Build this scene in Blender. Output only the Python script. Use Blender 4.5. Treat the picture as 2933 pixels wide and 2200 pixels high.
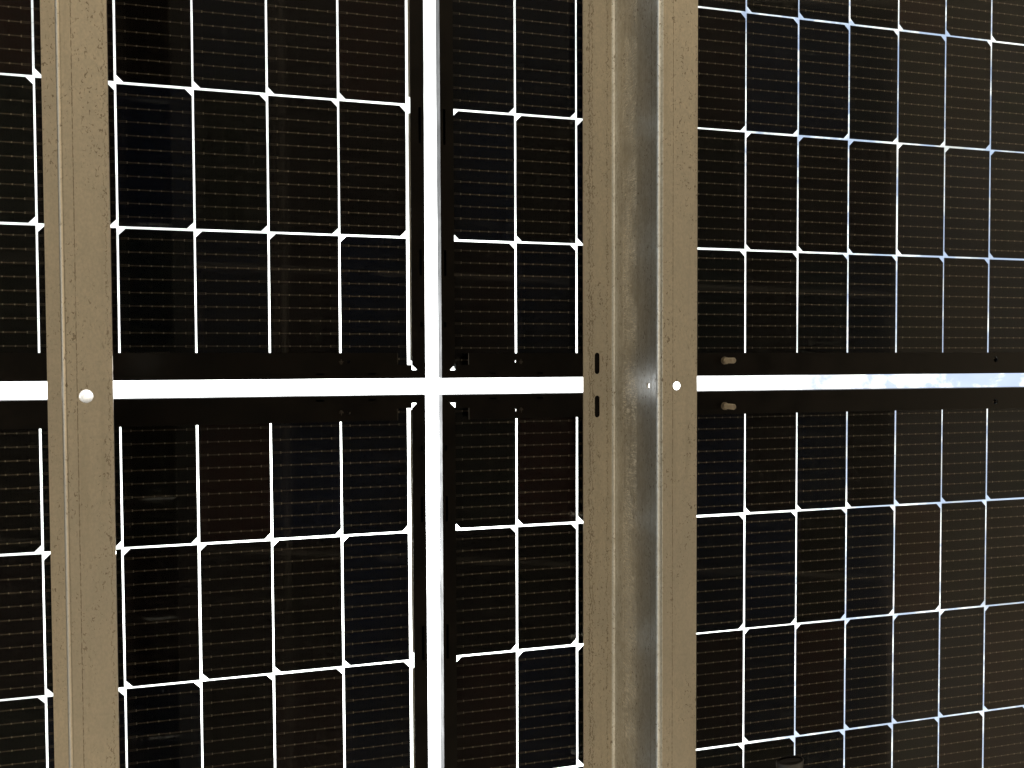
import bpy, bmesh, math, random
from mathutils import Vector, Matrix
from mathutils.geometry import tessellate_polygon

random.seed(7)
for o in list(bpy.data.objects):
    bpy.data.objects.remove(o, do_unlink=True)
scene = bpy.context.scene
COL = scene.collection

# ------------------------------------------------------------------ frame of reference
# u = along the long side of the modules, v = across them, w = up.  All in millimetres,
# world = (u, -v, w + ground offset) / 1000.  The cells lie H above the camera.
H = 1085.2          # camera to cell plane
CAM_U, CAM_V = -117.318, 6.150
CAM_Z = 1.00        # camera height above the ground, metres

def W(u, v, w):
    return Vector((u / 1000.0, -v / 1000.0, CAM_Z + w / 1000.0))

# ------------------------------------------------------------------ camera
M = ((0.9708098809, -0.0035325510, -0.2398243028),
     (0.0096578169, 0.9996563508, 0.0243702034),
     (0.2396557984, -0.0259750135, 0.9705103796))
right = Vector((M[0][0], -M[0][1], M[0][2]))
up = Vector((M[1][0], -M[1][1], M[1][2]))
fwd = Vector((M[2][0], -M[2][1], M[2][2]))
cam_data = bpy.data.cameras.new('camera')
cam = bpy.data.objects.new('camera', cam_data)
COL.objects.link(cam)
rot = Matrix((right, up, -fwd)).transposed().to_4x4()
# the whole rack is tilted: its left side is the high one
TILT = math.radians(14)
PIVOT = W(CAM_U, CAM_V, 0)
RACK = Matrix.Translation(PIVOT) @ Matrix.Rotation(TILT, 4, 'Y') @ Matrix.Translation(-PIVOT)
cam.matrix_world = RACK @ Matrix.Translation(PIVOT) @ rot
cam_data.sensor_fit = 'HORIZONTAL'
cam_data.sensor_width = 36.0
cam_data.lens = 2200.0 / 2933.0 * 36.0
cam_data.clip_start = 0.01
cam_data.clip_end = 5000
scene.camera = cam

# ------------------------------------------------------------------ sun, sky, exposure
sun_dir = (Matrix.Rotation(TILT, 3, 'Y') @ Vector((0.134, 0.190, 0.973))).normalized()
sun_data = bpy.data.lights.new('sun', 'SUN')
sun_data.energy = 4.2
sun_data.angle = math.radians(0.53)
sun_data.color = (1.0, 0.95, 0.88)
sun = bpy.data.objects.new('sun', sun_data)
COL.objects.link(sun)
sun.rotation_euler = sun_dir.to_track_quat('Z', 'Y').to_euler()
sun.location = (0, 0, 30)

world = bpy.data.worlds.new('World')
scene.world = world
world.use_nodes = True
nt = world.node_tree
nt.nodes.clear()
def N(nt, t, **k):
    n = nt.nodes.new(t)
    for a, b in k.items():
        setattr(n, a, b)
    return n
def mth(nt, op, a, b=None, c=None, clamp=False):
    n = N(nt, 'ShaderNodeMath', operation=op, use_clamp=clamp)
    for i, x in enumerate((a, b, c)):
        if x is None: continue
        if isinstance(x, (int, float)): n.inputs[i].default_value = x
        else: nt.links.new(x, n.inputs[i])
    return n.outputs[0]
def ramp(nt, x, lo, hi, to0=0.0, to1=1.0, smooth=True):
    n = N(nt, 'ShaderNodeMapRange', interpolation_type='SMOOTHSTEP' if smooth else 'LINEAR')
    nt.links.new(x, n.inputs[0])
    for i, val in enumerate((lo, hi, to0, to1)): n.inputs[i + 1].default_value = val
    return n.outputs[0]
def mixc(nt, fac, a, b, blend='MIX'):
    n = N(nt, 'ShaderNodeMix', data_type='RGBA', blend_type=blend)
    for i, x in ((0, fac), (6, a), (7, b)):
        if isinstance(x, (int, float)): n.inputs[i].default_value = x
        elif isinstance(x, tuple): n.inputs[i].default_value = (*x, 1)
        else: nt.links.new(x, n.inputs[i])
    return n.outputs[2]
def noise(nt, vec, scale, detail=4, rough=0.55, dist=0.0):
    n = N(nt, 'ShaderNodeTexNoise')
    nt.links.new(vec, n.inputs['Vector'])
    n.inputs['Scale'].default_value = scale
    n.inputs['Detail'].default_value = detail
    n.inputs['Roughness'].default_value = rough
    n.inputs['Distortion'].default_value = dist
    return n.outputs[0]
def mapping(nt, vec, sc=(1, 1, 1), loc=(0, 0, 0)):
    n = N(nt, 'ShaderNodeMapping')
    nt.links.new(vec, n.inputs[0])
    n.inputs['Scale'].default_value = sc
    n.inputs['Location'].default_value = loc
    return n.outputs[0]

sky = N(nt, 'ShaderNodeTexSky', sky_type='NISHITA')
sky.sun_disc = False
sky.sun_elevation = math.asin(sun_dir.z)
sky.sun_rotation = math.atan2(sun_dir.x, sun_dir.y)
sky.altitude = 100
sky.air_density = 1.0
sky.dust_density = 1.4
sky.ozone_density = 0.35
tc = N(nt, 'ShaderNodeTexCoord')
d = tc.outputs['Generated']
sep = N(nt, 'ShaderNodeSeparateXYZ'); nt.links.new(d, sep.inputs[0])
# project the direction on a cloud deck
zz = mth(nt, 'MAXIMUM', sep.outputs[2], 0.06)
px = mth(nt, 'DIVIDE', sep.outputs[0], zz)
py = mth(nt, 'DIVIDE', sep.outputs[1], zz)
cmb = N(nt, 'ShaderNodeCombineXYZ')
nt.links.new(px, cmb.inputs[0]); nt.links.new(py, cmb.inputs[1])
deck = cmb.outputs[0]
n1 = noise(nt, d, 3.0, 3, 0.5)
n2 = noise(nt, d, 32.0, 8, 0.62, 0.4)
# a cloud bank lies in front of the sun, thinning into broken cloud further off
bank = N(nt, 'ShaderNodeVectorMath', operation='DOT_PRODUCT')
nt.links.new(d, bank.inputs[0]); bank.inputs[1].default_value = (Matrix.Rotation(TILT, 3, 'Y') @ Vector((-0.15, 0.10, 1.0))).normalized()
bankf = ramp(nt, bank.outputs['Value'], 0.67, 0.86, -0.06, 0.42)
cov = mth(nt, 'ADD', mth(nt, 'ADD', mth(nt, 'MULTIPLY', n1, 0.5), mth(nt, 'MULTIPLY', n2, 1.1)), bankf)
cloud = ramp(nt, cov, 0.63, 0.85, 0.14, 1.0)
cloud = mth(nt, 'MULTIPLY', cloud, ramp(nt, sep.outputs[2], 0.02, 0.2))
shade = ramp(nt, noise(nt, d, 11.0, 7, 0.6, 0.6), 0.3, 0.7, 0.42, 1.1)
dot = N(nt, 'ShaderNodeVectorMath', operation='DOT_PRODUCT')
nt.links.new(d, dot.inputs[0]); dot.inputs[1].default_value = sun_dir
glow = mth(nt, 'POWER', mth(nt, 'MAXIMUM', dot.outputs['Value'], 0.0), 20.0)
glow2 = mth(nt, 'POWER', mth(nt, 'MAXIMUM', dot.outputs['Value'], 0.0), 900.0)
lum = mth(nt, 'MULTIPLY', shade, mth(nt, 'ADD', mth(nt, 'ADD', 1.15, mth(nt, 'MULTIPLY', glow, 7.0)), mth(nt, 'MULTIPLY', glow2, 10.0)))
cc = N(nt, 'ShaderNodeVectorMath', operation='SCALE')
cc.inputs[0].default_value = (0.98, 1.0, 1.0)
nt.links.new(lum, cc.inputs['Scale'])
SKY_STRENGTH = 0.105
bg_sky = N(nt, 'ShaderNodeBackground'); bg_sky.inputs[1].default_value = SKY_STRENGTH
nt.links.new(sky.outputs[0], bg_sky.inputs[0])
bg_cl = N(nt, 'ShaderNodeBackground'); bg_cl.inputs[1].default_value = 1.0
nt.links.new(cc.outputs[0], bg_cl.inputs[0])
mx = N(nt, 'ShaderNodeMixShader')
nt.links.new(cloud, mx.inputs[0]); nt.links.new(bg_sky.outputs[0], mx.inputs[1]); nt.links.new(bg_cl.outputs[0], mx.inputs[2])
wo = N(nt, 'ShaderNodeOutputWorld'); nt.links.new(mx.outputs[0], wo.inputs[0])

scene.view_settings.view_transform = 'Standard'
scene.view_settings.look = 'None'
scene.view_settings.gamma = 1.0
scene.view_settings.use_curve_mapping = False
scene.view_settings.exposure = 0.78
scene.render.engine = 'CYCLES'
scene.cycles.use_denoising = True
scene.cycles.max_bounces = 10
scene.cycles.transparent_max_bounces = 24
scene.cycles.glossy_bounces = 5
scene.cycles.sample_clamp_indirect = 6

# ------------------------------------------------------------------ materials
def new_mat(name):
    m = bpy.data.materials.new(name)
    m.use_nodes = True
    nt = m.node_tree
    b = nt.nodes['Principled BSDF']
    return m, nt, b

def set_in(b, **k):
    for n, v in k.items():
        n = n.replace('_', ' ')
        b.inputs[n].default_value = v

def mat_ground():
    m, nt, b = new_mat('dry_sandy_ground')
    tc = N(nt, 'ShaderNodeTexCoord'); o = tc.outputs['Object']
    a = noise(nt, o, 0.7, 6, 0.6)
    f = noise(nt, o, 40, 6, 0.7)
    g = noise(nt, o, 3.5, 5, 0.6, 0.5)
    c = mixc(nt, ramp(nt, a, 0.35, 0.65), (0.33, 0.265, 0.18), (0.26, 0.21, 0.14))
    c = mixc(nt, ramp(nt, g, 0.52, 0.68, 0, 0.45), c, (0.17, 0.17, 0.08))
    c = mixc(nt, ramp(nt, f, 0.3, 0.7, 0, 0.5), c, (0.20, 0.165, 0.115))
    nt.links.new(c, b.inputs['Base Color'])
    b.inputs['Roughness'].default_value = 0.95
    bp = N(nt, 'ShaderNodeBump'); bp.inputs['Strength'].default_value = 0.6; bp.inputs['Distance'].default_value = 0.02
    nt.links.new(f, bp.inputs['Height']); nt.links.new(bp.outputs[0], b.inputs['Normal'])
    return m

def mat_glass():
    m = bpy.data.materials.new('module_glass'); m.use_nodes = True
    nt = m.node_tree; nt.nodes.clear()
    geo = N(nt, 'ShaderNodeNewGeometry')
    ior = mth(nt, 'ADD', 1.31, mth(nt, 'MULTIPLY', geo.outputs['Backfacing'], 1 / 1.31 - 1.31))
    fr = N(nt, 'ShaderNodeFresnel'); nt.links.new(ior, fr.inputs['IOR'])
    tr = N(nt, 'ShaderNodeBsdfTransparent'); tr.inputs[0].default_value = (0.985, 0.995, 0.988, 1)
    gl = N(nt, 'ShaderNodeBsdfGlossy'); gl.inputs['Roughness'].default_value = 0.03
    ob = N(nt, 'ShaderNodeTexCoord')
    dirt = ramp(nt, noise(nt, mapping(nt, ob.outputs['Object'], (2, 2, 2)), 4, 6, 0.6), 0.35, 0.75, 0.02, 0.09)
    nt.links.new(dirt, gl.inputs['Roughness'])
    mx = N(nt, 'ShaderNodeMixShader')
    # the inner faces are bonded to the encapsulant and do not reflect
    nt.links.new(mth(nt, 'MULTIPLY', fr.outputs[0], mth(nt, 'SUBTRACT', 1.0, geo.outputs['Backfacing'])), mx.inputs[0]); nt.links.new(tr.outputs[0], mx.inputs[1]); nt.links.new(gl.outputs[0], mx.inputs[2])
    out = N(nt, 'ShaderNodeOutputMaterial'); nt.links.new(mx.outputs[0], out.inputs[0])
    return m

def mat_cell():
    m, nt, b = new_mat('silicon_cell')
    oi = N(nt, 'ShaderNodeObjectInfo')
    cr = N(nt, 'ShaderNodeValToRGB')
    nt.links.new(oi.outputs['Random'], cr.inputs[0])
    e = cr.color_ramp.elements
    e[0].position = 0; e[0].color = (0.0012, 0.0028, 0.0100, 1)
    e[1].position = 1; e[1].color = (0.0095, 0.0028, 0.0020, 1)
    for p, c in ((0.25, (0.0010, 0.0018, 0.0050)), (0.42, (0.0011, 0.0022, 0.0018)), (0.6, (0.0018, 0.0014, 0.0012)), (0.84, (0.0028, 0.0016, 0.0020))):
        x = e.new(p); x.color = (*c, 1)
    tc = N(nt, 'ShaderNodeTexCoord')
    wv = N(nt, 'ShaderNodeTexWave', wave_type='BANDS', bands_direction='X')
    nt.links.new(tc.outputs['Object'], wv.inputs['Vector'])
    wv.inputs['Scale'].default_value = 250.0 / math.pi
    fing = ramp(nt, wv.outputs['Fac'], 0.80, 0.98, 0, 0.05)
    c = mixc(nt, fing, cr.outputs[0], (0.035, 0.032, 0.028))
    nt.links.new(c, b.inputs['Base Color'])
    set_in(b, Roughness=0.5, IOR=1.08)
    return m

def mat_wire():
    m, nt, b = new_mat('busbar_metal')
    tc = N(nt, 'ShaderNodeTexCoord')
    n = noise(nt, tc.outputs['Object'], 180, 3)
    c = mixc(nt, ramp(nt, n, 0.3, 0.7), (0.115, 0.084, 0.058), (0.06, 0.045, 0.032))
    nt.links.new(c, b.inputs['Base Color'])
    set_in(b, Roughness=0.55, Metallic=0.35)
    return m

def mat_ribbon():
    m, nt, b = new_mat('tinned_ribbon')
    tc = N(nt, 'ShaderNodeTexCoord')
    n = noise(nt, tc.outputs['Object'], 60, 3)
    c = mixc(nt, n, (0.55, 0.53, 0.50), (0.42, 0.40, 0.38))
    nt.links.new(c, b.inputs['Base Color'])
    set_in(b, Roughness=0.4, Metallic=0.3)
    return m

def mat_frame():
    m, nt, b = new_mat('black_anodised_aluminium')
    tc = N(nt, 'ShaderNodeTexCoord')
    n = noise(nt, mapping(nt, tc.outputs['Object'], (1, 1, 1)), 25, 5, 0.6)
    c = mixc(nt, ramp(nt, n, 0.3, 0.7), (0.0022, 0.0016, 0.0012), (0.0045, 0.003, 0.002))
    nt.links.new(c, b.inputs['Base Color'])
    nt.links.new(ramp(nt, n, 0.3, 0.7, 0.30, 0.42), b.inputs['Roughness'])
    b.inputs['IOR'].default_value = 1.24
    return m

def mat_cut_edge():
    m, nt, b = new_mat('bare_cut_aluminium')
    tc = N(nt, 'ShaderNodeTexCoord')
    n = noise(nt, tc.outputs['Object'], 90, 3)
    c = mixc(nt, n, (0.22, 0.19, 0.15), (0.14, 0.12, 0.10))
    nt.links.new(c, b.inputs['Base Color'])
    set_in(b, Roughness=0.5, Metallic=0.5)
    return m

def mat_engraving():
    m, nt, b = new_mat('engraved_mark')
    tc = N(nt, 'ShaderNodeTexCoord')
    n = noise(nt, tc.outputs['Object'], 300, 2)
    c = mixc(nt, n, (0.085, 0.07, 0.055), (0.055, 0.045, 0.035))
    nt.links.new(c, b.inputs['Base Color'])
    set_in(b, Roughness=0.6)
    return m

def mat_steel(name, lines=(), cracks=(), axis=0, rough=0.30, streak=None, patina=0.35, tones=((0.60, 0.535, 0.435), (0.49, 0.445, 0.375))):
    """galvanised sheet: lines = fine dotted roller seams, cracks = ragged dirt lines at a
    given position (metres) along the local axis; the sheet runs along local y"""
    m, nt, b = new_mat(name)
    tc = N(nt, 'ShaderNodeTexCoord'); o = tc.outputs['Object']
    sep = N(nt, 'ShaderNodeSeparateXYZ'); nt.links.new(o, sep.inputs[0])
    ax = sep.outputs[axis]
    big = noise(nt, mapping(nt, o, (14, 5, 14)), 1.0, 5, 0.6)
    fine = noise(nt, mapping(nt, o, (1, 0.6, 1)), 420, 3, 0.6)
    c = mixc(nt, ramp(nt, big, 0.3, 0.7), tones[0], tones[1])
    spang = noise(nt, mapping(nt, o, (1, 0.7, 1)), 60, 3, 0.6, 1.5)
    c = mixc(nt, ramp(nt, spang, 0.42, 0.6, 0, 0.22), c, (0.42, 0.40, 0.33))
    stain = noise(nt, mapping(nt, o, (60, 2.5, 60)), 1.0, 5, 0.65, 0.4)
    c = mixc(nt, ramp(nt, stain, 0.52, 0.72, 0, 0.30), c, (0.33, 0.29, 0.22))
    c = mixc(nt, ramp(nt, fine, 0.35, 0.7, 0, 0.35), c, (0.36, 0.33, 0.28))
    # pits and flakes
    vo = noise(nt, mapping(nt, o, (1, 0.55, 1)), 330, 2, 0.5, 1.2)
    dens = noise(nt, mapping(nt, o, (30, 9, 30)), 1.0, 3, 0.5)
    pit = mth(nt, 'MULTIPLY', ramp(nt, vo, 0.625, 0.665), ramp(nt, dens, 0.36, 0.58))
    dirt = pit
    for x0, wd in lines:
        dist = mth(nt, 'ABSOLUTE', mth(nt, 'SUBTRACT', ax, x0))
        ln = ramp(nt, dist, wd * 0.5, wd, 1, 0)
        brk = ramp(nt, noise(nt, mapping(nt, o, (3, 1, 3)), 210, 2), 0.40, 0.52, 0.25, 1)
        dirt = mth(nt, 'MAXIMUM', dirt, mth(nt, 'MULTIPLY', ln, brk))
    for x0, wd in cracks:
        wob = mth(nt, 'MULTIPLY', mth(nt, 'SUBTRACT', noise(nt, mapping(nt, o, (20, 70, 20)), 1.0, 6, 0.75, 0.6), 0.5), 0.016)
        dist = mth(nt, 'ABSOLUTE', mth(nt, 'SUBTRACT', mth(nt, 'ADD', ax, wob), x0))
        ln = ramp(nt, dist, wd * 0.4, wd, 1, 0)
        brk = ramp(nt, noise(nt, mapping(nt, o, (3, 1, 3)), 130, 4, 0.7), 0.42, 0.52, 0.0, 0.9)
        halo = mth(nt, 'MULTIPLY', ramp(nt, dist, 0.0, wd * 6, 1, 0), ramp(nt, vo, 0.56, 0.64))
        dirt = mth(nt, 'MAXIMUM', dirt, mth(nt, 'MAXIMUM', mth(nt, 'MULTIPLY', ln, brk), halo))
    c = mixc(nt, mth(nt, 'MULTIPLY', dirt, 0.72), c, (0.16, 0.125, 0.085))
    rr = ramp(nt, big, 0.3, 0.7, rough, rough + 0.10)
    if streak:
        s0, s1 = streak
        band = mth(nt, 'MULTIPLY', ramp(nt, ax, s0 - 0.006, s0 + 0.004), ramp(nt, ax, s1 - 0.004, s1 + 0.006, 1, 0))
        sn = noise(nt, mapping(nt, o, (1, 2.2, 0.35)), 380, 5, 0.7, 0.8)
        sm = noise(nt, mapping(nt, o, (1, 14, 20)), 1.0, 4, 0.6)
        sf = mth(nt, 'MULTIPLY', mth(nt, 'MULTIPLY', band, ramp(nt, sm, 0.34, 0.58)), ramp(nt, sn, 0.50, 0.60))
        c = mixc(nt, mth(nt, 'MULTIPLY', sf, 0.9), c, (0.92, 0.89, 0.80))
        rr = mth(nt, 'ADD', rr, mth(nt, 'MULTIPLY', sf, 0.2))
    nt.links.new(c, b.inputs['Base Color'])
    nt.links.new(mth(nt, 'ADD', rr, mth(nt, 'MULTIPLY', dirt, 0.2)), b.inputs['Roughness'])
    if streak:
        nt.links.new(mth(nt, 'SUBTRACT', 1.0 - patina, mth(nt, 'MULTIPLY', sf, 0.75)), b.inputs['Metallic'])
    else:
        b.inputs['Metallic'].default_value = 1.0 - patina
    bp = N(nt, 'ShaderNodeBump'); bp.inputs['Strength'].default_value = 0.25; bp.inputs['Distance'].default_value = 0.0006
    hgt = mth(nt, 'SUBTRACT', mth(nt, 'ADD', mth(nt, 'MULTIPLY', fine, 0.35), mth(nt, 'MULTIPLY', big, 2.0)), dirt)
    nt.links.new(hgt, bp.inputs['Height']); nt.links.new(bp.outputs[0], b.inputs['Normal'])
    return m

def mat_bolt():
    m, nt, b = new_mat('zinc_bolt')
    tc = N(nt, 'ShaderNodeTexCoord')
    n = noise(nt, tc.outputs['Object'], 250, 4)
    c = mixc(nt, n, (0.50, 0.44, 0.36), (0.30, 0.26, 0.20))
    nt.links.new(c, b.inputs['Base Color'])
    set_in(b, Roughness=0.38, Metallic=0.75)
    return m

def mat_plastic():
    m, nt, b = new_mat('black_plastic')
    tc = N(nt, 'ShaderNodeTexCoord')
    n = noise(nt, tc.outputs['Object'], 160, 4)
    c = mixc(nt, n, (0.004, 0.0035, 0.0035), (0.008, 0.006, 0.005))
    nt.links.new(c, b.inputs['Base Color'])
    set_in(b, Roughness=0.3, IOR=1.22)
    return m

def mat_pad():
    m, nt, b = new_mat('solder_pad')
    tc = N(nt, 'ShaderNodeTexCoord')
    n = noise(nt, tc.outputs['Object'], 120, 3)
    nt.links.new(mixc(nt, n, (0.34, 0.29, 0.23), (0.15, 0.125, 0.10)), b.inputs['Base Color'])
    set_in(b, Roughness=0.5, Metallic=0.3)
    return m

PAD = mat_pad()
GROUND, GLASS, CELL, WIRE, RIBBON, FRAME = mat_ground(), mat_glass(), mat_cell(), mat_wire(), mat_ribbon(), mat_frame()
CUT, MARK, BOLT, PLASTIC = mat_cut_edge(), mat_engraving(), mat_bolt(), mat_plastic()

# ------------------------------------------------------------------ mesh helpers (millimetres in, metres out)
class MB:
    """collects vertices in local (x, y, z) millimetres where y is world y (= -v)"""
    def __init__(s):
        s.v, s.f, s.sm, s.mi = [], [], [], []
    def face(s, idx, smooth=False, mi=0):
        s.f.append(tuple(idx)); s.sm.append(smooth); s.mi.append(mi)
    def box(s, x0, x1, y0, y1, z0, z1, mi=0):
        n = len(s.v)
        s.v += [(x, y, z) for z in (z0, z1) for y in (y0, y1) for x in (x0, x1)]
        for q in ((0, 2, 3, 1), (4, 5, 7, 6), (0, 1, 5, 4), (2, 6, 7, 3), (0, 4, 6, 2), (1, 3, 7, 5)):
            s.face([n + i for i in q], mi=mi)
    def plate(s, loops, z0, z1, place=lambda x, y, z: (x, y, z)):
        """flat sheet with holes: loops[0] outline, the rest holes"""
        tris = tessellate_polygon([[Vector((x, y, 0)) for x, y in l] for l in loops])
        pts = [p for l in loops for p in l]
        n = len(s.v); k = len(pts)
        s.v += [place(x, y, z0) for x, y in pts] + [place(x, y, z1) for x, y in pts]
        for t in tris:
            s.face([n + i for i in t]); s.face([n + k + i for i in reversed(t)])
        st = 0
        for l in loops:
            m = len(l)
            for i in range(m):
                a, b = st + i, st + (i + 1) % m
                s.face((n + a, n + b, n + k + b, n + k + a), smooth=len(l) > 12)
            st += m
    def prism(s, loop, z0, z1):
        n = len(s.v); k = len(loop)
        s.v += [(x, y, z0) for x, y in loop] + [(x, y, z1) for x, y in loop]
        s.face(range(n + k - 1, n - 1, -1)); s.face(range(n + k, n + 2 * k))
        for i in range(k):
            j = (i + 1) % k
            s.face((n + i, n + j, n + k + j, n + k + i))
    def mesh(s, name, mats):
        me = bpy.data.meshes.new(name)
        me.from_pydata([(a / 1000, b / 1000, c / 1000) for a, b, c in s.v], [], s.f)
        me.polygons.foreach_set('use_smooth', s.sm)
        me.polygons.foreach_set('material_index', s.mi)
        for m in (mats if isinstance(mats, (list, tuple)) else [mats]): me.materials.append(m)
        bm = bmesh.new(); bm.from_mesh(me)
        bmesh.ops.recalc_face_normals(bm, faces=bm.faces)
        bm.to_mesh(me); bm.free()
        return me

def link(name, data, parent=None, loc=(0, 0, 0), rotz=0.0):
    o = bpy.data.objects.new(name, data)
    COL.objects.link(o)
    o.parent = parent
    o.location = loc
    o.rotation_euler = (0, 0, rotz)
    return o

def circle(cx, cy, r, n=20):
    return [(cx + r * math.cos(2 * math.pi * i / n), cy + r * math.sin(2 * math.pi * i / n)) for i in range(n)]
def slot(x0, x1, y0, y1, n=8):
    """rounded slot along the longer side"""
    if y1 - y0 > x1 - x0:
        r = (x1 - x0) / 2; cx = (x0 + x1) / 2
        return [(cx + r * math.cos(math.pi * i / n), y1 - r + r * math.sin(math.pi * i / n)) for i in range(n + 1)] + \
               [(cx - r * math.cos(math.pi * i / n), y0 + r - r * math.sin(math.pi * i / n)) for i in range(n + 1)]
    return [(b, a) for a, b in slot(y0, y1, x0, x1, n)][::-1]

# ------------------------------------------------------------------ ground
me = bpy.data.meshes.new('ground')
n = 60
vs, fs = [], []
R = [0, 0.6, 1.2, 2, 3, 4.5, 6.5, 9, 13, 20, 35, 70, 150, 400, 1500]
seg = 48
vs.append((0, 0, 0))
for r in R[1:]:
    for k in range(seg):
        a = 2 * math.pi * k / seg
        x, y = r * math.cos(a), r * math.sin(a)
        vs.append((x, y, random.uniform(-1, 1) * min(0.02, 0.006 * r)))
for k in range(seg):
    fs.append((0, 1 + k, 1 + (k + 1) % seg))
for i in range(len(R) - 2):
    for k in range(seg):
        a = 1 + i * seg
        fs.append((a + k, a + seg + k, a + seg + (k + 1) % seg, a + (k + 1) % seg))
me.from_pydata(vs, [], fs); me.materials.append(GROUND)
me.polygons.foreach_set('use_smooth', [True] * len(fs))
g = link('ground', me); g['kind'] = 'structure'

# ------------------------------------------------------------------ solar modules
PU, PV = 92.846, 184.0       # cell pitch
GU, GV = 2.5, 2.7            # clear gaps between cells
CW, CH = PU - GU, PV - GV    # cell
NC, NR = 24, 6
MID = 8.0                    # extra gap in the middle of the module
SIDE = 20.7                  # half-gap line to the outer face of the short frame side
LIP_S, LIP_L = 18.6, 35.0    # width of the lower frame flanges
DEPTH = 30.0
CHAM = 8.3

def cell_mesh(side):
    """half-cut cell with the two corners of one long side clipped; side -1 / +1 in x"""
    hx, hy, c = CW / 2, CH / 2, CHAM
    pts = [(-hx, -hy), (hx, -hy), (hx, hy), (-hx, hy)]
    if side > 0:
        loop = [(-hx, -hy), (hx - c, -hy), (hx, -hy + c), (hx, hy - c), (hx - c, hy), (-hx, hy)]
    else:
        loop = [(-hx + c, -hy), (hx, -hy), (hx, hy), (-hx + c, hy), (-hx, hy - c), (-hx, -hy + c)]
    b = MB(); b.prism(loop, -0.1, 0.1)
    return b.mesh('solar_cell', CELL)
CELLS = {s: cell_mesh(s) for s in (-1, 1)}

def busbar_mesh():
    b = MB()
    z0, z1 = -0.22, -0.12
    hx = CW / 2
    for k in range(10):
        y = (k - 4.5) * 17.35
        e = 11.5
        for s in (-1, 1):                       # the print is a ladder of two hairlines
            b.box(-hx + e, hx - e, y + s * 0.50 - 0.15, y + s * 0.50 + 0.15, z0, z1)
            b.box(-hx + 0.6, -hx + e, y + s * 1.15 - 0.15, y + s * 1.15 + 0.15, z0, z1)
            b.box(hx - e, hx - 0.6, y + s * 1.15 - 0.15, y + s * 1.15 + 0.15, z0, z1)
        for s in (-1, 1):
            b.box(s * (hx - e) - 0.6, s * (hx - e) + 0.6, y - 1.35, y + 1.35, z0, z1, mi=1)
        m = 4
        for i in range(1, m + 1):               # solder pads
            x = -hx + e + (2 * hx - 2 * e) * i / (m + 1)
            b.box(x - 0.75, x + 0.75, y - 0.9, y + 0.9, z0 - 0.05, z1, mi=1)
        b.box(-hx - GU / 2, hx + GU / 2, y - 0.13, y + 0.13, z0 - 0.12, z0 - 0.02, mi=0)  # the round wire itself
    return b.mesh('busbar_wires', [WIRE, PAD])
BUS = busbar_mesh()

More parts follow.
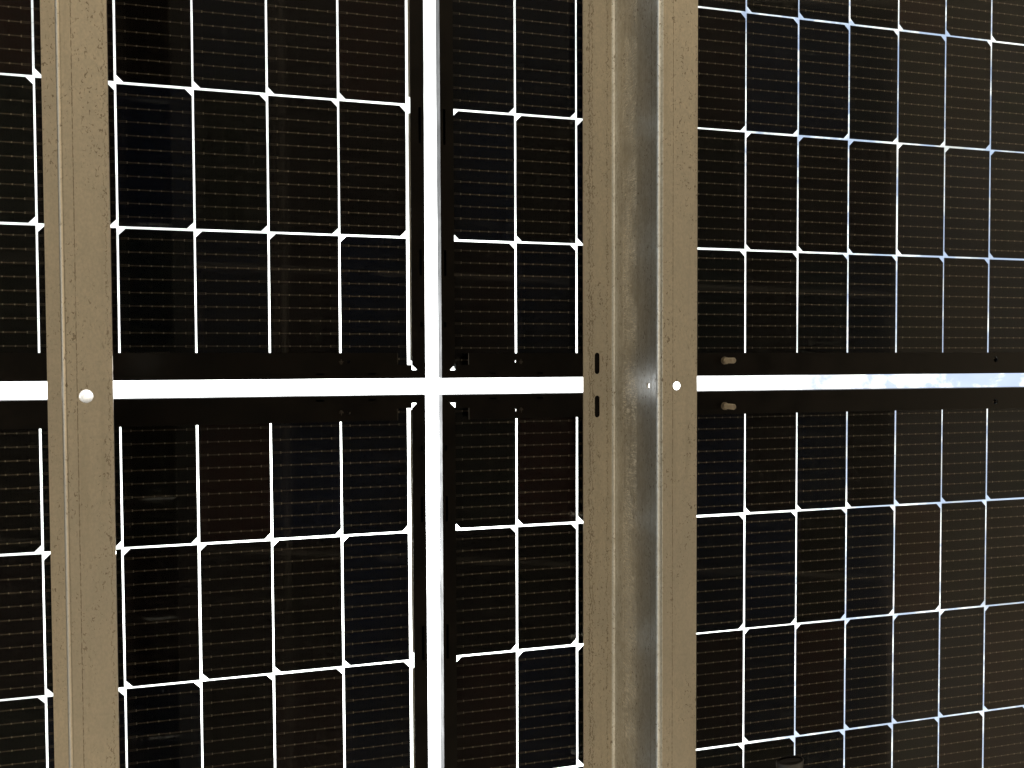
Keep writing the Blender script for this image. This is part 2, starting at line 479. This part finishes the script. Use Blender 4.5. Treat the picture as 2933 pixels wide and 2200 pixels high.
LTOT = NC * PU + MID + 2 * SIDE
def module(label, loc_u, loc_v, rot, sx, sy, m_near, even_side, wires=True):
    """sx, sy: which way the module extends from its near corner; m_near: margin of the near long side"""
    root = link('solar_panel', None, None, W(loc_u, loc_v, H), -rot)
    root['label'] = label; root['category'] = 'solar panel'
    root['group'] = 'black framed glass solar panels seen from below'
    X = lambda a: sx * (a - SIDE)             # a: from the near outer short face
    Y = lambda b_: -sy * (b_ - m_near)        # b: from the near outer long face
    WTOT = NR * PV + 2 * m_near
    LT = LTOT
    def bx(b, a0, a1, b0, b1, z0, z1, mi=0):
        x0, x1 = sorted((X(a0), X(a1))); y0, y1 = sorted((Y(b0), Y(b1)))
        b.box(x0, x1, y0, y1, z0, z1, mi)
    # panes
    for z0, z1 in ((-2.3, -0.4), (0.4, 2.4)):
        b = MB(); bx(b, 1.9, LT - 1.9, 1.9, WTOT - 1.9, z0, z1)
        link('glass_pane', b.mesh('glass_pane', GLASS), root)
    # long rails
    ledge = 5.3
    zb = -DEPTH
    for far in (False, True):
        B = (lambda t: WTOT - t) if far else (lambda t: t)
        b = MB()
        bx(b, 0, LT, B(0), B(1.6), zb + 1.5, 4.2)
        bx(b, 1.6, LT - 1.6, B(1.6), B(ledge), 2.6, 4.2)
        bx(b, 1.6, LT - 1.6, B(1.6), B(9.2), -3.9, -2.5)
        bx(b, 10.5, LT - 10.5, B(8.6), B(9.6), zb + 1.5, -3.9)
        l = [(0, 0), (11.5, 11.5), (18.6, 11.5), (18.6, 18.6), (38, 18.6), (38, LIP_L)]
        out = l + [(LT - a, c) for a, c in reversed(l)]
        holes = []
        for a0 in (432, 935, LT - 432, LT - 935):
            holes.append(circle(a0, 23.3, 4.6))
        for a0 in (103.6, LT - 103.6):
            holes.append(circle(a0, 23.2, 2.3, 16))
        for a0 in (72, 141, LT - 72, LT - 141, LT / 2 - 40, LT / 2 + 40):
            holes.append([(a0 - 5, 5), (a0 + 5, 5), (a0 + 5, 7.6), (a0 - 5, 7.6)])
        b.plate([out] + holes, zb, zb + 1.5, place=lambda x, y, z: (X(x), Y(B(y)), z))
        r = link('frame_rail', b.mesh('frame_rail', FRAME), root)
        # bare cut ends of the notches
        for a0 in (38, LT - 38):
            b = MB()
            s = 0.25 if a0 < LT / 2 else -0.5
            bx(b, a0 - s, a0, B(19.2), B(LIP_L - 0.2), zb - 0.05, zb + 1.45)
            link('cut_edge', b.mesh('cut_edge', CUT), r)
        # earth symbols beside the earthing holes
        for a0 in (113.2, LT - 113.2):
            b = MB()
            zz0, zz1 = zb - 0.03, zb + 0.02
            for i, wd in enumerate((3.0, 2.2, 1.2)):
                bx(b, a0 - wd, a0 + wd, B(23.0 - 1.5 * i - 0.22), B(23.0 - 1.5 * i + 0.22), zz0, zz1)
            bx(b, a0 - 0.22, a0 + 0.22, B(23.22), B(26.6), zz0, zz1)
            link('earth_symbol', b.mesh('earth_symbol', MARK), r)
    # short rails
    for far in (False, True):
        A = (lambda t: LT - t) if far else (lambda t: t)
        b = MB()
        bx(b, A(0), A(1.6), 1.6, WTOT - 1.6, zb + 1.5, 4.2)
        bx(b, A(1.6), A(ledge), ledge, WTOT - ledge, 2.6, 4.2)
        bx(b, A(1.6), A(9.2), 9.3, WTOT - 9.3, -3.9, -2.5)
        bx(b, A(8.6), A(9.6), 9.7, WTOT - 9.7, zb + 1.5, -3.9)
        out = [(0, 0.1), (18.6, 18.7), (18.6, WTOT - 18.7), (0, WTOT - 0.1)]
        holes = []
        for b0 in (74, WTOT - 74):
            holes.append([(3.4, b0 - 3.5), (6.8, b0 - 3.5), (6.8, b0 + 3.5), (3.4, b0 + 3.5)])
        for b0, b1 in ((141, 177), (321, 370), (WTOT - 177, WTOT - 141), (WTOT - 370, WTOT - 321)):
            holes.append(slot(4.0, 7.5, b0, b1))
        b.plate([out] + holes, zb, zb + 1.5, place=lambda x, y, z: (X(A(x)), Y(y), z))
        link('frame_rail', b.mesh('frame_rail', FRAME), root)
    # string ribbons beyond the last cells, each joining two rows
    for far in (False, True):
        for k in range(3):
            b = MB()
            a0 = SIDE - GU / 2 - 0.0
            aa = (15.0, 18.0)
            if far: aa = (LT - aa[0], LT - aa[1])
            shift = 0 if not far else PV
            r0 = m_near + 2 * k * PV + 11; r1 = m_near + (2 * k + 2) * PV - 11
            bx(b, aa[0], aa[1], r0, r1, -0.2, 0.0)
            link('string_ribbon', b.mesh('string_ribbon', RIBBON), root)
    # cells
    for j in range(NR):
        side = even_side if j % 2 == 0 else -even_side
        y = -sy * (j + 0.5) * PV / 1000
        for i in range(NC):
            x = sx * ((i + 0.5) * PU + (MID if i >= NC // 2 else 0)) / 1000
            c = link('solar_cell', CELLS[side], root, (x + random.gauss(0, 0.00016), y + random.gauss(0, 0.0002), 0), random.gauss(0, 0.0007))
            if wires:
                w_ = link('busbar_wires', BUS, c)
                w_['kind'] = 'stuff'
    return root

module('upper left solar panel',
       0, 0, 0, -1, 1, 13.0, -1)
module('upper right solar panel, its frame carrying the upper of the two short bolts',
       64.01, -1.33, 0.00124, 1, 1, 12.0, 1)
module('lower left solar panel, below the horizontal gap and crossed by the narrow left beam',
       -0.46, -46.67, 0.0020, -1, -1, 11.2, 1)
module('lower right solar panel with a black pipe end in front of it',
       64.20, -47.22, -0.0003, 1, -1, 11.2, -1)
# unseen extra row, added to shade the ground that the lower cells reflect
module('unseen solar panel added to the left column for shade, past the bottom edge of the photo',
       2.3, -1195.8, 0.0020, -1, -1, 11.2, -1, False)
module('unseen solar panel added to the right column for shade, past the bottom edge of the photo',
       64.0, -1196.3, 0.0, 1, -1, 11.2, 1, False)
bpy.data.objects['solar_panel']['label'] = 'upper left solar panel, above the horizontal gap and left of the vertical gap'

# ------------------------------------------------------------------ Z purlins
def purlin(label, u_web, lo, wt, wb, depth, web_hole, bot_hole, mats, tilt=0.0):
    T = 2.4; r = 6.0
    top = -30.6                                # upper face, against the frames (relative to H)
    root = link('steel_purlin', None, None, W(u_web, 0, H), tilt)
    root['label'] = label; root['category'] = 'steel beam'; root['group'] = 'galvanised Z beams under the solar panels'
    y0, y1 = -1320, 2460
    zt, zb = top - T, top - depth              # underside of the upper flange, underside of the lower flange
    # upper flange with slots over the frame rails
    b = MB()
    holes = []
    for v0, v1 in ((-9, 22.4), (-72, -40)):
        holes.append(slot(-wt + 17.2, -wt + 25.2, -v1, -v0))
    b.plate([[(-wt, y0), (-r, y0), (-r, y1), (-wt, y1)]] + holes, zt, top)
    link('upper_flange', b.mesh('upper_flange', mats[0]), root)
    # web with both bends
    b = MB()
    loops = [[(y0, zb + r), (y1, zb + r), (y1, top - r), (y0, top - r)]]
    if web_hole: loops.append(circle(-web_hole[0], web_hole[1], web_hole[2], 24))
    b.plate(loops, -T / 2, T / 2, place=lambda x, y, z: (z, x, y))
    def bend(cx, cz, a0, a1):
        n = 8
        ri, ro = r - T / 2, r + T / 2
        k = len(b.v)
        for i in range(n + 1):
            a = a0 + (a1 - a0) * i / n
            for rr in (ri, ro):
                for yy in (y0, y1):
                    b.v.append((cx + rr * math.cos(a), yy, cz + rr * math.sin(a)))
        for i in range(n):
            p = k + 4 * i; q = p + 4
            b.face((p, q, q + 1, p + 1), True); b.face((p + 2, p + 3, q + 3, q + 2), True)
        b.face((k, k + 1, k + 3, k + 2)); e = k + 4 * n; b.face((e, e + 2, e + 3, e + 1))
    bend(-r, top - T / 2 - r, 0, math.pi / 2)
    bend(r, zb + T / 2 + r, math.pi, 1.5 * math.pi)
    # the flat of the web stops where the bends start
    link('web', b.mesh('web', mats[1]), root)
    b = MB()
    holes = [circle(bot_hole[0], -bot_hole[1], bot_hole[2], 28)] if bot_hole else []
    b.plate([[(r, y0), (wb, y0), (wb, y1), (r, y1)]] + holes, zb, zb + T)
    link('lower_flange', b.mesh('lower_flange', mats[2]), root)
    return root

DZ = 150.0
purlin('wide right steel beam with two dark slots and a shiny grey web', 298.4, 0, 49.5, 53.5, DZ,
       (-23, -(H - 934) + (H - H), 4.2), (324 - 298.4, -22.5, 5.6),
       (mat_steel('galvanised_upper_flange', (), ((-0.040, 0.0012), (-0.036, 0.0008), (-0.013, 0.0005)), rough=0.42, patina=0.5),
        mat_steel('galvanised_web', ((-0.160, 0.0007), (-0.071, 0.0005)), (), axis=2, rough=0.34, streak=(-0.112, -0.064), patina=0.05, tones=((0.74, 0.76, 0.76), (0.60, 0.62, 0.62))),
        mat_steel('galvanised_lower_flange', ((0.0195, 0.0006),), (), rough=0.40, patina=0.5)))
purlin('narrow left steel beam with one large round hole and a bright fold', -386.3, 0, 59.0, 50.0, DZ,
       None, (-362.5 + 386.3, -26.7, 7.2),
       (mat_steel('galvanised_upper_flange_worn', (), ((-0.030, 0.0006),), rough=0.42, patina=0.5),
        mat_steel('galvanised_web_clean', ((-0.158, 0.0003),), (), axis=2, rough=0.34, patina=0.04),
        mat_steel('galvanised_lower_flange_worn', ((0.0155, 0.0007),), ((0.046, 0.0004),), rough=0.40, patina=0.5)))

# ------------------------------------------------------------------ bolts through the frame rails
def lathe(b, prof, n=20, smooth=True):
    k = len(b.v)
    for r, z in prof:
        for i in range(n):
            a = 2 * math.pi * i / n
            b.v.append((r * math.cos(a), r * math.sin(a), z))
    for j in range(len(prof) - 1):
        for i in range(n):
            i2 = (i + 1) % n
            b.face((k + j * n + i, k + j * n + i2, k + (j + 1) * n + i2, k + (j + 1) * n + i), smooth)
    b.face([k + i for i in range(n)]); b.face([k + (len(prof) - 1) * n + i for i in range(n)])
def bolt(label, u, v, rz):
    root = link('mounting_bolt', None, None, W(u, v, H - DEPTH), rz)
    root['label'] = label; root['category'] = 'bolt'; root['group'] = 'short bolts hanging from the panel frames'
    b = MB(); prof = [(3.4, -27.5), (4.2, -26.6)]
    z = -26.4
    while z < 4:                                 # thread
        prof += [(4.3, z), (3.9, z + 0.55)]; z += 1.1
    lathe(b, prof, 20, False)
    link('threaded_shank', b.mesh('threaded_shank', BOLT), root)
    b = MB(); b.prism(circle(0, 0, 5.7, 6), -5.6, -0.9)
    link('hex_nut', b.mesh('hex_nut', BOLT), root)
    b = MB(); b.prism(circle(0, 0, 5.9, 24), -0.9, -0.1)
    link('washer', b.mesh('washer', BOLT), root)
    b = MB(); b.prism(circle(0, 0, 6.6, 6), 1.6, 6.5)
    link('bolt_head', b.mesh('bolt_head', BOLT), root)
bolt('upper of two short zinc bolts beside the wide right beam, above the strip of sky', 475.6, 10.3, 0.2)
bolt('lower of two short zinc bolts beside the wide right beam, below the strip of sky', 475.9, -58.7, 0.5)

# ------------------------------------------------------------------ black oval pipe end, hanging from the lower right module
def oval_pipe():
    f = 2200.0
    z = 720.0
    x, y = 2263.0, 2176.0
    q = Vector(((x - 1466.5) / f, -(y - 1100) / f, 1.0))
    dirn = Vector((M[0][0] * q.x + M[1][0] * q.y + M[2][0] * q.z,
                   M[0][1] * q.x + M[1][1] * q.y + M[2][1] * q.z,
                   M[0][2] * q.x + M[1][2] * q.y + M[2][2] * q.z))
    dirn *= z / dirn.z
    tip = W(CAM_U + dirn.x, CAM_V + dirn.y, dirn.z)
    root = link('black_pipe', None, None, tip)
    root['label'] = 'black oval plastic pipe end poking up at the bottom edge of the photo'
    root['category'] = 'pipe'
    # axis in world: runs away along +y (= -v) and up to the frame
    ax = Vector((0.36, 0.80, 0.60)).normalized()
    major = Vector((1, 0, 0)); major = (major - ax * major.dot(ax)).normalized()
    minor = ax.cross(major)
    ca, sa = math.cos(math.radians(10)), math.sin(math.radians(10))
    major, minor = major * ca + minor * sa, minor * ca - major * sa
    A, Bm = 14.6, 5.0
    L = 560
    def ring(b, a, m, s, n=40):
        k = len(b.v)
        for i in range(n):
            t = 2 * math.pi * i / n
            p = major * (a * math.cos(t)) + minor * (m * math.sin(t)) + ax * s
            b.v.append(tuple(p))
        return k
    def skin(b, ks, n=40):
        for p, q_ in zip(ks, ks[1:]):
            for i in range(n):
                j = (i + 1) % n
                b.face((p + i, p + j, q_ + j, q_ + i), True)
    b = MB()
    ks = [ring(b, A, Bm, L), ring(b, A, Bm, 3), ring(b, A - 0.5, Bm - 0.5, 0.4), ring(b, A - 1.6, Bm - 1.4, 0.0), ring(b, A - 2.0, Bm - 1.8, 1.5), ring(b, A - 2.0, Bm - 1.8, 60)]
    skin(b, ks)
    b.face([ks[-1] + i for i in range(40)]); b.face([ks[0] + i for i in range(40)])
    link('pipe_body', b.mesh('pipe_body', PLASTIC), root)
    b = MB()                                     # a ribbed insert inside the mouth
    ks = [ring(b, A - 2.4, Bm - 2.1, 40), ring(b, A - 2.4, Bm - 2.1, 2.5), ring(b, A - 3.4, Bm - 3.0, 1.8), ring(b, A - 5.0, 0.8, 2.6)]
    skin(b, ks)
    b.face([ks[-1] + i for i in range(40)])
    link('end_insert', b.mesh('end_insert', PLASTIC), root)
oval_pipe()

# ------------------------------------------------------------------ tilt the rack as a whole
bpy.context.view_layer.update()
for o in list(scene.objects):
    if o.parent is None and o.type in {'EMPTY', 'MESH'} and o.name != 'ground':
        o.matrix_world = RACK @ o.matrix_world
